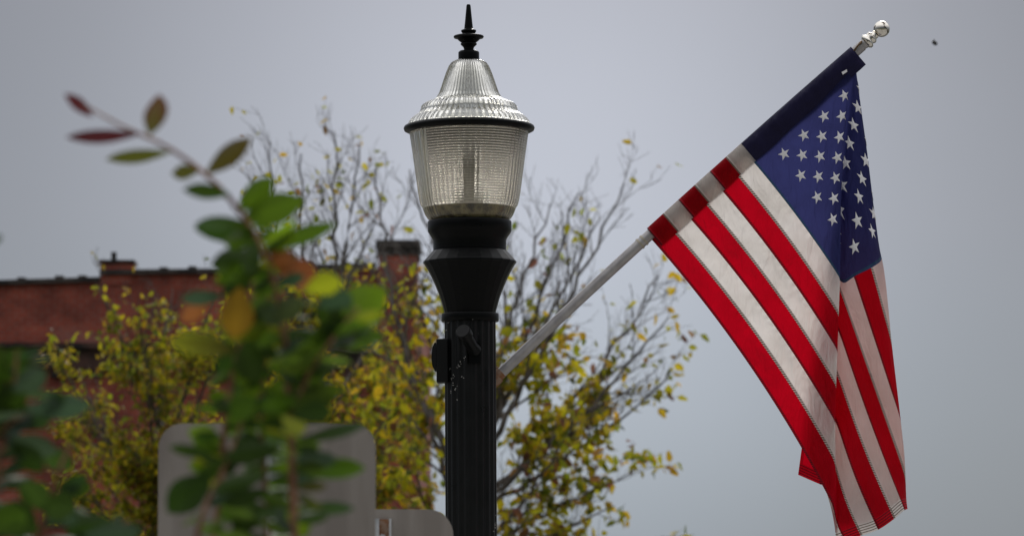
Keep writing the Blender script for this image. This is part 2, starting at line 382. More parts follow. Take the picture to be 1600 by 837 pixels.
chips(m_black)
NF = 20
m_shaft = mat('black_shaft_paint', (.003, .0034, .0034), .28, spec=.32); chips(m_shaft)
def flute(q, z, r):
    f = abs(math.sin(q * NF / 2)); return r * (1 - .055 * (1 - f) ** 1.0 * 1.0) if r > 30 / KP else r
# shaft (fluted) and base below the frame
b = MB(); zs = [LZ(502), LZ(640), LZ(837), 1.05]
v, f = lathe([(40.5 / KP, z) for z in zs], NF * 8, LC, lambda q, z, r: r * (1 - .07 * (abs(math.cos(q * NF / 2)) ** 2.2)))
b.add(v, f); b.build('shaft', m_shaft, lamp, True, sharp=50)
b = MB(); v, f = lathe([(.125, 1.049), (.135, 1.0), (.105, .95), (.12, .62), (.17, .45), (.19, .40), (.17, .36), (.19, .2), (.23, .17), (.23, GZ)], 48, LC); b.add(v, f); b.build('base', m_black, lamp, True, sharp=35)
b = MB(); v, f = lathe(PR([(40, 489.2), (44.2, 489.5), (45, 491), (45, 501), (44, 502.5), (40, 503)]), 64, LC); b.add(v, f); b.build('collar', m_black, lamp, True, sharp=35)
# faceted capital
b = MB()
cap = [(57, 391.5), (58.5, 392), (72, 407), (73.3, 408.8), (73.3, 410.8), (71.5, 412.5), (66, 421), (61.5, 430), (57.5, 438), (54, 446.5), (50, 456), (46.5, 466), (43.2, 477), (41, 485), (40.3, 488.8)]
v, f = lathe(PR(cap), 24, LC); b.add(v, f); b.build('capital', m_black, lamp, False)
b = MB()
fit = [(60, 345), (65, 345.4), (65.8, 347), (65.8, 361), (64.5, 363.5), (61, 369), (58, 373.5), (57.4, 375.5), (57.2, 391)]
v, f = lathe(PR(fit), 64, LC); b.add(v, f)
# two small upright ribs and the latch tab on the fitter
for px in (738,):
    zt, zb = LZ(349), LZ(358); b.box((lx - 6 / KP, LAMP_Y - 66.8 / KP, zb), (lx + 14 / KP, LAMP_Y - 63 / KP, zt))
b.build('fitter', m_black, lamp, True, sharp=30)
# rim
b = MB(); v, f = lathe(PR([(92, 194.5), (98, 195), (102, 197.5), (103.2, 200.5), (102, 204), (97, 206.5), (91, 207)]), 96, LC); b.add(v, f, 0); b.build('rim', m_black, lamp, True, sharp=50)
# finial
b = MB()
fin = [(1, 7), (2.6, 7.4), (3.4, 9.5), (4.4, 20), (6.0, 36), (7, 45), (8.4, 46.2), (11.6, 47.4), (12.2, 49), (11, 50.8), (10, 52.6), (10.4, 54.2), (19, 54.9), (23.2, 56.2), (24, 57.8), (23, 59.8), (18.5, 60.8), (15.5, 64), (11.2, 67.2), (12.6, 68), (13, 69.6), (11.8, 71), (8.6, 74), (7.5, 77.4), (8, 79), (13.8, 79.6), (16.2, 81.6), (16.5, 83), (16.5, 93.5)]
v, f = lathe(PR(fin), 40, LC); b.add(v, f); b.build('finial', m_black, lamp, True, sharp=40)
# glass
def glass(name, col, rough, ior=1.45):
    m = bpy.data.materials.new(name); m.use_nodes = True; b_ = m.node_tree.nodes['Principled BSDF']
    b_.inputs['Base Color'].default_value = (*col, 1); b_.inputs['Roughness'].default_value = rough; b_.inputs['IOR'].default_value = ior; b_.inputs['Transmission Weight'].default_value = 1
    return m
m_glass = glass('aged_prismatic_glass', (.97, .94, .87), .02)
_t = m_glass.node_tree; _tr = N(_t, 'ShaderNodeBsdfTranslucent'); _tr.inputs[0].default_value = (.90, .82, .68, 1)
_mx = N(_t, 'ShaderNodeMixShader'); _mx.inputs[0].default_value = .07; _t.links.new(_t.nodes['Principled BSDF'].outputs[0], _mx.inputs[1]); _t.links.new(_tr.outputs[0], _mx.inputs[2]); _t.links.new(_mx.outputs[0], _t.nodes['Material Output'].inputs[0])
m_glass2 = glass('clear_fluted_glass', (.93, .92, .86), .03)
def resamp(prof, n):
    p = np.array(prof, float); d = np.r_[0, np.cumsum(np.hypot(np.diff(p[:, 0]), np.diff(p[:, 1])))]
    u = np.linspace(0, d[-1], n); return list(zip(np.interp(u, d, p[:, 0]), np.interp(u, d, p[:, 1])))
dome = [(16, 93.4), (21, 94.5), (26, 98), (30, 103), (34, 112), (37.3, 121), (40, 129), (43, 138), (46, 146), (51, 154), (58, 157.5), (66, 160), (72, 164), (74.5, 167.5), (75, 172), (77, 175.5), (80, 178.5), (85, 181.5), (90, 185.5), (93.5, 190), (95, 194.3)]
b = MB(); ND = 54
outer = PR(resamp(dome, 70)); 
v, f = lathe(outer, ND * 6, LC, lambda q, z, r: r + (.9 if r > 24/KP else .35) / KP * math.cos(q * ND) * 1.7, False)
inner = [(max(.002, r - 4.2 / KP), z - 2.2 / KP) for (r, z) in outer]
v2, f2 = lathe(inner, ND * 6, LC, None, False)
nn = len(v); f2 = [tuple(i + nn for i in q[::-1]) for q in f2]; m_ = ND * 6
top = [(k, (k + 1) % m_, nn + (k + 1) % m_, nn + k) for k in range(m_)]
L0 = (len(outer) - 1) * m_
bot = [(L0 + (k + 1) % m_, L0 + k, nn + L0 + k, nn + L0 + (k + 1) % m_) for k in range(m_)]
b.add(v + v2, f + f2 + top + bot); b.build('lantern_dome', m_glass2, lamp, True)
body = [(92.6, 207), (91.8, 214), (87.8, 241), (84.2, 267), (79.6, 301), (77, 315), (74.6, 323), (72.5, 329), (69.5, 336), (66, 341), (62, 344)]
NZ = 400; NA = 180
pr = resamp(body, NZ)
ylist = [y for _, y in pr]
def bodyr(q, z, r): return r
vs = []
for (r, y) in pr:
    z = LZ(y); fade = 1.0 if y < 321 else max(0, 1 - (y - 321) / 3)
    for kk in range(NA * 2):
        q = 2 * math.pi * kk / (NA * 2)
        # reeded house-side panel on the left, horizontal prisms elsewhere
        dq = abs((q - R(188) + math.pi) % (2 * math.pi) - math.pi)
        if dq < R(36): dr = 1.5 * math.cos(q * 75) * fade
        else:
            fr = (y / 4.0) % 1.0; dr = 1.7 * math.sqrt(max(0, 1 - (2 * fr - 1) ** 2)) * fade - .8
        vs.append((LC[0] + (r + dr) / KP * math.cos(q), LC[1] + (r + dr) / KP * math.sin(q), z))
m_ = NA * 2; fs = []
for i in range(NZ - 1):
    for kk in range(m_):
        k2 = (kk + 1) % m_; fs.append((i*m_ + k2, i*m_ + kk, (i+1)*m_ + kk, (i+1)*m_ + k2))
pin = resamp([(r - 5.5, y) for r, y in body[:-1]] + [(56, 341)], 60)
v2, f2 = lathe(PR(pin), m_, LC, lambda q, z, r: r + .26 / KP * math.cos(q * 60), False)
nn = len(vs); f2 = [tuple(i + nn for i in q[::-1]) for q in f2]
top = [(kk, (kk + 1) % m_, nn + (kk + 1) % m_, nn + kk) for kk in range(m_)]
La = (NZ - 1) * m_; Lb = nn + 59 * m_
bot = [(La + (kk + 1) % m_, La + kk, Lb + kk, Lb + (kk + 1) % m_) for kk in range(m_)]
b = MB(); b.add(vs + v2, fs + f2 + top + bot); b.build('lantern_globe', m_glass, lamp, True)
# inside: socket, bulb, grime ring
m_white = mat('porcelain', (.8, .78, .72), .4); m_grime = mat('grimy_seal', (.10, .09, .06), .8); noise_mix(m_grime, (.05, .045, .03), (.28, .25, .12), 30)
m_bulb = mat('lamp_coating', (.55, .54, .5), .35)
b = MB(); v, f = lathe(PR([(13, 292), (14, 293), (14, 300), (24, 301), (30, 322), (49, 323)]), 32, LC); b.add(v, f); b.build('lamp_socket', m_white, lamp, True, sharp=40)
b = MB(); v, f = lathe(PR([(1, 238), (7, 240), (12, 246), (13, 254), (12, 264), (9, 276), (8, 291)]), 32, LC); b.add(v, f); b.build('bulb', m_bulb, lamp, True)
b = MB(); v, f = lathe(PR([(50, 323.5), (67.5, 324), (66.5, 330), (62, 336.5), (59, 343), (57, 344.5), (20, 344.6)]), 64, LC); b.add(v, f); b.build('seal_ring', m_grime, lamp, True, sharp=40)
# outlet box on the left of the shaft
m_box = mat('dark_plastic', (.005, .0055, .0055), .45, spec=.2); add_bump(m_box, 60, .1)
pa, pb = at(682, 530, LAMP_Y), at(700, 598, LAMP_Y)
b = MB(); b.box((pa.x, LAMP_Y - .055, pb.z), (pb.x, LAMP_Y + .02, pa.z)); bx = b.build('outlet_box', m_box, lamp)
bv = bx.modifiers.new('bevel', 'BEVEL'); bv.width = .004; bv.segments = 2
b = MB()
pc = [at(682, y, LAMP_Y) for y in (536, 545, 560, 572, 580)]; dx = [.006, .014, .017, .014, .005]
sec = []
for p, d in zip(pc, dx): sec += [(p.x - d, LAMP_Y - .045, p.z), (p.x - .001, LAMP_Y - .048, p.z), (p.x - .001, LAMP_Y + .012, p.z), (p.x - d, LAMP_Y + .010, p.z)]
fs = []
for i in range(4):
    for k_ in range(4): fs.append((i*4 + k_, i*4 + (k_+1) % 4, (i+1)*4 + (k_+1) % 4, (i+1)*4 + k_))
fs += [(3, 2, 1, 0), (16, 17, 18, 19)]
b.add(sec, fs); b.build('box_cover', m_box, bx, True, sharp=30)
# unused flag holder on the front of the shaft
h0 = at(741, 547, LAMP_Y - .088); h1 = at(723, 517, LAMP_Y - .19)
b = MB(); dd = (h1 - h0).normalized(); sd = dd.cross(Vector((0, 0, 1))).normalized(); ud = sd.cross(dd)
b.tube([h0, h0 + dd * .03, h1 - dd * .03, h1 - dd * .028, h1], [.023, .019, .020, .0255, .0255], 24)
hd = b.build('flag_holder', m_black, lamp, True, sharp=40)
b = MB(); b.tube([h1 + dd * .0005, h1 + dd * .003], [.0235, .022], 24); b.build('end_plug', m_box, hd, True, sharp=40)
b = MB(); q = at(741, 551, LAMP_Y - .083); b.box((q.x - .018, LAMP_Y - .092, q.z - .035), (q.x + .018, LAMP_Y - .078, q.z + .035)); b.build('mounting_plate', m_black, hd)
# bracket for the flagpole, on the far side of the shaft
m_rust = mat('rusty_steel', (.2, .09, .04), .8); noise_mix(m_rust, (.30, .20, .14), (.24, .10, .04), 45, lo=.42, hi=.58)
FP_Y = LAMP_Y + .045
def FPxy(px):
    u = (px - 777) / 600; return (px, 588 - .9032 * (px - 777) - 6.2 * max(0, 4 * u * (1 - u)))
def FP(px): return at(*FPxy(px), FP_Y)
b = MB(); b.tube([FP(762), FP(778)], [.024, .024], 20, cap=True); b.tube([at(770, 574, FP_Y - .03), at(778.5, 574, FP_Y - .03)], [.0035, .0035], 8)
b.build('pole_bracket', m_rust, lamp, True, sharp=40)
# strands of cobweb with white fluff beside the box
m_web = mat('cobweb_fluff', (.5, .49, .46), .9)
b = MB(); rg = random.Random(3)
for (px, py) in [(704, 575), (706, 590), (708, 600), (710, 607), (713, 604), (716, 570), (718, 566), (724, 560), (726, 558), (722, 590), (712, 625), (692, 528), (694, 524), (697, 515), (686, 508), (690, 497), (701, 505), (714, 572), (705, 612), (709, 586)]:
    for _ in range(3):
        x_, y_ = px + rg.uniform(-2, 2), py + rg.uniform(-2.5, 2.5); dxp = (x_ - 734.6); fy = -math.sqrt(max(0, 40.6 ** 2 - dxp ** 2)) if abs(dxp) < 40.5 else -8
        p = at(x_, y_, LAMP_Y + fy / KP - .0015); r_ = rg.uniform(.0005, .0014)
        b.add([p + Vector((-r_, 0, -r_*.7)), p + Vector((r_, 0, -r_)), p + Vector((r_*.6, 0, r_)), p + Vector((-r_*.8, 0, r_*1.2)), p + Vector((0, -r_, 0))], [(0,1,4),(1,2,4),(2,3,4),(3,0,4)])
b.build('cobweb', m_web, lamp)['kind'] = 'stuff'
# ---------------------------------------------------------------- flagpole
m_alu = mat('satin_aluminium', (.55, .53, .52), .45, .55); noise_mix(m_alu, (.36, .345, .345), (.43, .415, .41), 30, stretch=(1, 1, 1))
pole = thing('flagpole', 'slanted satin metal flagpole with a ball tip, fixed to the lamp post', 'flagpole', FP(768))
b = MB(); PRAD = .0178
b.tube([FP(779 + 568 * i / 30) for i in range(31)], [PRAD] * 31, 28); pr_ = b.build('pole_shaft', m_alu, pole, True, sharp=40)
b = MB(); b.tube([FP(776), FP(784)], [PRAD + .0015] * 2, 24); b.build('rusted_foot', m_rust, pole, True, sharp=40)
m_band = mat('dull_brass_band', (.42, .38, .30), .5, .5)
b = MB()
for px in (999, 1005): b.tube([FP(px), FP(px + 2.2)], [PRAD + .0022] * 2, 24)
b.build('joint_band', m_band, pole, True, sharp=40)
m_chrome = mat('worn_chrome', (.80, .76, .66), .16, 1.0)
n_, r_ = noise_mix(m_chrome, (.12, .10, .08), (.82, .78, .70), 55, 4, .36, .44)
dvec = (FP(1370) - FP(1340)).normalized(); PXM = (FP(1100) - FP(1000)).length / 100
def along(px): return FP(px)
b = MB(); b.tube([FP(1346), FP(1349), FP(1350), FP(1353)], [PRAD - .002, PRAD - .002, .017, .017], 24)
b.build('ferrule', m_alu, pole, True, sharp=40)
b = MB()
prof = [(1351, .012), (1352, .020), (1354, .0255), (1356.5, .0255), (1358, .020), (1359, .0185), (1361, .0215), (1363, .0205), (1364.5, .016), (1366, .014), (1368, .014)]
b.tube([FP(p) for p, _ in prof], [q for _, q in prof], 28)
cb = FP(1377.5) ; rb = .0275
sp_ = []; 
for i in range(15): 
    th = math.pi * (i + .02) / 14.04; sp_.append((cb - dvec * rb * math.cos(th), rb * math.sin(th)))
b.tube([p for p, _ in sp_], [max(.0005, q) for _, q in sp_], 32)
b.build('ball_tip', m_chrome, pole, True, sharp=60)
b = MB(); b.tube([at(1334, 80, FP_Y - .02), at(1340, 72, FP_Y - .024), at(1345, 66.5, FP_Y - .02), at(1346, 65, FP_Y - .012)], [.003, .003, .0045, .003], 8)
b.build('flag_clip', mat('bronze_clip', (.16, .10, .05), .5, .7), pole, True)

# ---------------------------------------------------------------- flag
TF = 643.0; TCAN = 257.2
def ic(xs, ys): return lambda s: np.interp(s, xs, ys)
def hermite(xs, P):
    """smooth curve through rows of P at parameters xs (Catmull-Rom on uneven knots)"""
    xs = np.array(xs, float); P = np.array(P, float); n = len(xs); M = np.zeros_like(P)
    for i in range(n):
        if i == 0: M[i] = (P[1] - P[0]) / (xs[1] - xs[0])
        elif i == n - 1: M[i] = (P[-1] - P[-2]) / (xs[-1] - xs[-2])
        else:
            d0 = (P[i] - P[i-1]) / (xs[i] - xs[i-1]); d1 = (P[i+1] - P[i]) / (xs[i+1] - xs[i]); h0, h1 = xs[i] - xs[i-1], xs[i+1] - xs[i]
            M[i] = (d0 * h1 + d1 * h0) / (h0 + h1)
    def ev(s):
        i = int(np.clip(np.searchsorted(xs, s) - 1, 0, n - 2)); h = xs[i+1] - xs[i]; u = (s - xs[i]) / h
        u2, u3 = u*u, u*u*u
        return (2*u3 - 3*u2 + 1) * P[i] + (u3 - 2*u2 + u) * h * M[i] + (-2*u3 + 3*u2) * P[i+1] + (u3 - u2) * h * M[i+1]
    return ev
B0 = np.array((1335., 79., 0.)); A0 = np.array((1011., 366., 0.))
Hc = lambda s: B0 + (A0 - B0) * s / 13
# front edge of the near sheet
sF1 = [0, 1.6, 3.2, 5, 7, 8, 9, 10, 11, 12, 12.5, 13]
F1 = hermite(sF1, [(1335,79,0),(1327,150,-.02),(1321.5,237,-.03),(1318,332,-.04),(1315.5,439,-.05),(1313.5,497,-.055),(1311.5,552,-.055),(1309.5,608,-.055),(1307.5,663,-.055),(1306,723,-.055),(1305,760,-.055),(1303,792,-.055)])
c1 = hermite(sF1, [[v_] for v_ in (0, 56, 117, 185, 257, 300, 339, 380, 419, 463, 494, 525)])
# hidden turn behind it
sFM = [0, 3.2, 7, 8, 9, 10, 11, 11.5, 12, 13]
FM = hermite(sFM, [(1334,80,.01),(1311,252,.02),(1290,473,.035),(1284,540,.04),(1277,603,.045),(1270,662,.045),(1279,735,.045),(1298,783,.045),(1308,826,.03),(1313,850,-.02)])
sF2 = [0, 3.2, 5.7, 6, 7, 8, 9, 10, 11, 12, 13]
F2 = hermite(sF2, [(1335,80,.005),(1322,265,.0),(1316,445,-.005),(1316,463,-.005),(1312,521,-.01),(1310,590,-.012),(1308,663,-.015),(1304,726,-.015),(1302,792,-.015),(1310,865,-.01),(1321,908,-.01)])
c2 = hermite(sF2, [[v_] for v_ in (0, 144, 257, 279, 350, 405, 465, 525, 588, 655, 646)])
sF3 = [0, .7, 1.4, 2.1, 2.9, 3.25, 4, 5, 6, 6.3]
F3 = hermite(sF3, [(1337,80,.01),(1347,160,.03),(1358,240,.04),(1368,325,.045),(1379,402,.045),(1386,440,.045),(1398,553,.045),(1411,666,.045),(1418.5,754,.045),(1420,794,.045)])
c3 = hermite(sF3, [[v_] for v_ in (0, 64, 128, 192, 257, 290, 394, 502, 598, 643)])
sE = [2.9, 3.3, 4, 5, 5.7]
E = hermite(sE, [(1379,402,.045),(1377,408,.036),(1361,419,.0),(1334,432,-.012),(1316,445,-.005)])
hemK = hermite([0, 1, 3, 5, 6.3], [(1247,741,.11),(1284,757,.115),(1334,772,.12),(1385,784,.09),(1420,794,.045)])
hemR = hermite([6.3, 7, 8, 9, 10, 11, 11.6], [(1420,794,.045),(1413.5,796,.02),(1397,810,-.01),(1372,827,-.03),(1345,836,-.03),(1322,846,-.02),(1310,853,-.015)])
def cloth(s, t):
    a, e = float(c1(s)[0]), float(c2(s)[0]); h = c3(s)[0] if s < 6.3 else 1e9
    if s < .02: a = e = 1e-6; h = 1e-5
    md = (a + e) / 2
    if t <= a:
        u = t / max(a, 1e-6); p = Hc(s) * (1 - u) + F1(s) * u
        k_ = 4 * u * (1 - u) * (s / 13) ** 2; p = p + np.array((14 * k_, -9 * k_, 0))
        p[2] += .02 * math.sin(math.pi * u) * (s / 13)
        return p
    if t <= md: u = (t - a) / (md - a); return F1(s) * (1 - u) + FM(s) * u
    if t <= e: u = (t - md) / (e - md); return FM(s) * (1 - u) + F2(s) * u
    if s < 6.3:
        if t <= h:
            u = (t - e) / (h - e)
            if 2.9 < s < 5.7:
                if t <= 257: q_ = (t - e) / max(257 - e, 1e-6); p = F2(s) * (1 - q_) + E(s) * q_
                else: q_ = (t - 257) / max(h - 257, 1e-6); p = E(s) * (1 - q_) + F3(s) * q_
            else: p = F2(s) * (1 - u) + F3(s) * u
            p[2] -= .03 * math.sin(math.pi * u) * min(1, s / 3); 
            return p
        u = (t - h) / max(TF - h, 1e-6); p = F3(s) * (1 - u) + hemK(s) * u; p[2] += .05 * math.sin(math.pi * u ** .6); return p
    if s <= 11.6:
        u = (t - e) / max(TF - e, 1e-6); p = F2(s) * (1 - u) + hemR(s) * u; p[2] -= .03 * math.sin(math.pi * u)
        k_ = math.sin(math.pi * u); p[0] += -3.5 * k_ * min(1, (s - 6.3)); p[1] += 1.5 * k_
        return p
    u = (t - e) / 60.0; return F2(s) + u * np.array((10., 55., 0.))
NS, NT = 13 * 10, 150
G = np.zeros((NS + 1, NT + 1, 3))
for i in range(NS + 1):
    for j in range(NT + 1): G[i, j] = cloth(13 * i / NS, TF * j / NT)
def smooth_grid(G, it, lam=.5):
    for _ in range(it):
        A = G.copy()
        A[1:-1, 1:-1] = (G[:-2, 1:-1] + G[2:, 1:-1] + G[1:-1, :-2] + G[1:-1, 2:]) / 4
        A[0, 1:-1] = (G[0, :-2] + G[0, 2:]) / 2; A[-1, 1:-1] = (G[-1, :-2] + G[-1, 2:]) / 2
        A[1:-1, -1] = (G[:-2, -1] + G[2:, -1]) / 2
        G = G * (1 - lam) + A * lam; G[:, 0] = A[:, 0] * 0 + G0[:, 0]
    return G
G0 = G.copy(); G = smooth_grid(G, 6)
# wrinkles: gentle waves plus puckers along the stitched seams
rs = np.random.RandomState(7)
def vnoise(ns, nt_, fs_, ft):
    a = rs.rand(int(fs_) + 3, int(ft) + 3) - .5
    x = np.linspace(0, fs_, ns); y = np.linspace(0, ft, nt_); xi = x.astype(int); yi = y.astype(int)
    sx = x - xi; sy = y - yi; sx = sx*sx*(3 - 2*sx); sy = sy*sy*(3 - 2*sy); sx = sx[:, None]; sy = sy[None]
    g = lambda p, q: a[np.ix_(p, q)]
    return (g(xi, yi)*(1-sx) + g(xi+1, yi)*sx)*(1-sy) + (g(xi, yi+1)*(1-sx) + g(xi+1, yi+1)*sx)*sy
W = .020 * vnoise(NS+1, NT+1, 5, 3) + .010 * vnoise(NS+1, NT+1, 11, 6) + .0045 * vnoise(NS+1, NT+1, 26, 14) + .0022 * vnoise(NS+1, NT+1, 60, 60)
si = np.linspace(0, 13, NS + 1)[:, None]; ti = np.linspace(0, TF, NT + 1)[None]
near = np.exp(-((si - np.round(si)) / .16) ** 2); can = ((si < 6.9) & (ti < TCAN))
W += np.where(can, 0, 1) * near * .0042 * np.sin(ti / 13 * 2 * np.pi + 3 * np.sin(si * 2.2)) * (vnoise(NS+1, NT+1, 13, 20) + .5)
# long soft folds running down from the hoist tip
W += .006 * np.sin(ti / 40 - si * 1.1) * np.clip(ti / 160, 0, 1)
W *= np.clip((ti - 20) / 60, 0, 1)
G[:, :, 2] += W
def flagpt(s, t, lift=0.0):
    fi = np.clip(s / 13 * NS, 0, NS - 1e-6); fj = np.clip(t / TF * NT, 0, NT - 1e-6); i, j = int(fi), int(fj); a, c_ = fi - i, fj - j
    Q = PW
    p = (Q[i, j]*(1-a) + Q[i+1, j]*a)*(1-c_) + (Q[i, j+1]*(1-a) + Q[i+1, j+1]*a)*c_
    if lift:
        du = Q[i+1, j] + (Q[i+1, j+1] - Q[i+1, j])*c_ - (Q[i, j] + (Q[i, j+1] - Q[i, j])*c_)
        dv = (Q[i, j+1] - Q[i, j])*(1-a) + (Q[i+1, j+1] - Q[i+1, j])*a
        n_ = np.cross(dv, du); n_ /= (np.linalg.norm(n_) + 1e-12); p = p + n_ * lift * LS
    return Vector(p)
PW = np.zeros_like(G)
for i in range(NS + 1):
    for j in range(NT + 1): PW[i, j] = at(G[i, j, 0], G[i, j, 1], FP_Y - .004 + G[i, j, 2])
# which way the near sheet's normal looks
_i, _j = 90, 30; _n = np.cross(PW[_i, _j+1] - PW[_i, _j], PW[_i+1, _j] - PW[_i, _j]); LS = 1.0 if _n[1] < 0 else -1.0

def cloth_mat(name, col, seam, trans=.5, stripes=True):
    m = bpy.data.materials.new(name); m.use_nodes = True; t = m.node_tree; b_ = t.nodes['Principled BSDF']
    uv = N(t, 'ShaderNodeUVMap'); s_ = N(t, 'ShaderNodeSeparateXYZ'); t.links.new(uv.outputs[0], s_.inputs[0])
    T_, S_ = s_.outputs[0], s_.outputs[1]                       # UV: x = fly position in stitch units, y = stripe coordinate
    if stripes:
        fr = mth(t, 'FRACT', S_)
        sm = mth(t, 'MULTIPLY', mth(t, 'GREATER_THAN', fr, .87), mth(t, 'LESS_THAN', S_, 13.1))
    else:
        sm = mth(t, 'MAXIMUM', mth(t, 'GREATER_THAN', S_, 6.9), mth(t, 'GREATER_THAN', T_, .3935))
        fr = mth(t, 'MINIMUM', mth(t, 'ABSOLUTE', mth(t, 'SUBTRACT', S_, 6.95)), mth(t, 'MULTIPLY', mth(t, 'ABSOLUTE', mth(t, 'SUBTRACT', T_, .3965)), 19.3))
    edge = mth(t, 'MAXIMUM', mth(t, 'GREATER_THAN', S_, 12.87), mth(t, 'LESS_THAN', S_, .12))
    hem = mth(t, 'GREATER_THAN', T_, .972)
    dash = mth(t, 'LESS_THAN', mth(t, 'FRACT', mth(t, 'MULTIPLY', T_, 120)), .7)
    if stripes: ln = mth(t, 'MULTIPLY', mth(t, 'MULTIPLY', mth(t, 'GREATER_THAN', fr, .895), sm), mth(t, 'LESS_THAN', mth(t, 'FRACT', mth(t, 'MULTIPLY_ADD', T_, 150, mth(t, 'MULTIPLY', fr, 7))), .6))
    else: ln = mth(t, 'MULTIPLY', mth(t, 'COMPARE', fr, .03, .016), dash)
    hl = mth(t, 'MULTIPLY', hem, mth(t, 'LESS_THAN', mth(t, 'FRACT', mth(t, 'MULTIPLY', T_, 160)), .3))
    dbl = mth(t, 'MINIMUM', mth(t, 'ADD', mth(t, 'ADD', sm, hem), edge), 1.0)
    c1_ = N(t, 'ShaderNodeMix'); c1_.data_type = 'RGBA'; t.links.new(mth(t, 'MINIMUM', mth(t, 'ADD', mth(t, 'MULTIPLY_ADD', ln, .72, mth(t, 'MULTIPLY', sm, .24)), hl), 1.0), c1_.inputs[0]); c1_.inputs[6].default_value = (*col, 1); c1_.inputs[7].default_value = (*seam, 1)
    # faint soiling
    tcn = N(t, 'ShaderNodeTexCoord'); n_ = N(t, 'ShaderNodeTexNoise'); n_.inputs['Scale'].default_value = 9; n_.inputs['Detail'].default_value = 5; t.links.new(tcn.outputs['Object'], n_.inputs['Vector'])
    mu = N(t, 'ShaderNodeMix'); mu.data_type = 'RGBA'; mu.blend_type = 'MULTIPLY'; mu.inputs[0].default_value = 1; t.links.new(c1_.outputs[2], mu.inputs[6])
    rp = N(t, 'ShaderNodeValToRGB'); rp.color_ramp.elements[0].position = .25; rp.color_ramp.elements[0].color = (.86, .85, .83, 1); rp.color_ramp.elements[1].position = .6; t.links.new(n_.outputs[0], rp.inputs[0]); t.links.new(rp.outputs[0], mu.inputs[7])
    t.links.new(mu.outputs[2], b_.inputs['Base Color']); b_.inputs['Roughness'].default_value = .5; b_.inputs['Specular IOR Level'].default_value = .16
    tr = N(t, 'ShaderNodeBsdfTranslucent'); t.links.new(mu.outputs[2], tr.inputs[0])
    # fine weave
    wv = N(t, 'ShaderNodeTexNoise'); wv.inputs['Scale'].default_value = 320; t.links.new(tcn.outputs['Object'], wv.inputs['Vector'])
    w2 = N(t, 'ShaderNodeTexNoise'); w2.inputs['Scale'].default_value = 26; w2.inputs['Detail'].default_value = 3; w2.inputs['Distortion'].default_value = .6
    mp = N(t, 'ShaderNodeMapping'); mp.inputs['Rotation'].default_value = (0, R(14), 0); mp.inputs['Scale'].default_value = (1.0, 1, .28); t.links.new(tcn.outputs['Object'], mp.inputs[0]); t.links.new(mp.outputs[0], w2.inputs['Vector'])
    bp = N(t, 'ShaderNodeBump'); bp.inputs['Strength'].default_value = 1.0; bp.inputs['Distance'].default_value = .014; t.links.new(mth(t, 'MULTIPLY_ADD', wv.outputs[0], .05, w2.outputs[0]), bp.inputs['Height']); t.links.new(bp.outputs[0], b_.inputs['Normal']); t.links.new(bp.outputs[0], tr.inputs['Normal'])
    mx_ = N(t, 'ShaderNodeMixShader'); t.links.new(mth(t, 'MULTIPLY_ADD', dbl, -trans * .62, trans), mx_.inputs[0])
    t.links.new(b_.outputs[0], mx_.inputs[1]); t.links.new(tr.outputs[0], mx_.inputs[2]); t.links.new(mx_.outputs[0], t.nodes['Material Output'].inputs[0])
    return m
m_red = cloth_mat('red_nylon', (.54, .0015, .013), (.10, .004, .010), .74); m_wht = cloth_mat('white_nylon', (.82, .77, .73), (.17, .12, .09), .74)
m_blu = cloth_mat('blue_nylon', (.042, .047, .165), (.02, .09, .12), .74, False)
m_star = mat('embroidered_thread', (.78, .77, .78), .6)
def grid_mesh(name, i0, i1, jf, mats, mfun, parent):
    vs = {}; mb = MB(); uvs = []
    def vid(i, j):
        if (i, j) not in vs: vs[(i, j)] = len(mb.v); mb.v.append(tuple(PW[i, j]))
        return vs[(i, j)]
    for i in range(i0, i1):
        for j in range(*jf(i)):
            q = [(i, j), (i, j+1), (i+1, j+1), (i+1, j)]
            mb.f.append(tuple(vid(*p) for p in q)); mb.mi.append(mfun(i))
            uvs += [(p[1] / NT, 13 * p[0] / NS) for p in q]
    o = mb.build(name, mats, parent, True)
    ul = o.data.uv_layers.new(name='UVMap'); ul.data.foreach_set('uv', np.array(uvs, dtype=np.float32).ravel())
    return o
flag = thing('flag', 'red, white and blue stars and stripes flag drooping from the slanted pole', 'flag', at(1335, 80, FP_Y))
JC = int(round(TCAN / TF * NT)); IC = 7 * NS // 13; JS = 0
striped = grid_mesh('stripes', 0, NS, lambda i: (JC, NT) if i < IC else (JS, NT), [m_red, m_wht], lambda i: (i * 13 // NS) % 2, flag)
canton = grid_mesh('canton', 0, IC, lambda i: (JS, JC), [m_blu], lambda i: 0, flag)
# stars: raised embroidery that follows the cloth
HS = 33.2
for i in range(9):
    for j in range(9):
        if (i + j) % 2: continue
        s_c = 7 - (45 + 21.6 * i) / HS; t_c = 49 + 21.7 * j
        ro, ri = 10.3, 4.1; ring = []
        for k_ in range(10):
            q = math.pi * k_ / 5; rr_ = ro if k_ % 2 == 0 else ri
            ring.append((s_c - rr_ * math.cos(q) / HS, t_c + rr_ * math.sin(q)))
        mb = MB(); vs = [flagpt(s_c, t_c, .0032)]
        for fac, lf_ in ((.5, .0028), (1.0, .0016)):
            for (a_, b__) in ring: vs.append(flagpt(max(0, s_c + (a_ - s_c) * fac), max(0, t_c + (b__ - t_c) * fac), lf_))
        fs = [(0, 1 + k_, 1 + (k_ + 1) % 10) for k_ in range(10)] + [(1 + k_, 11 + k_, 11 + (k_+1) % 10, 1 + (k_+1) % 10) for k_ in range(10)]
        mb.add(vs, fs); mb.build('star', m_star, flag)
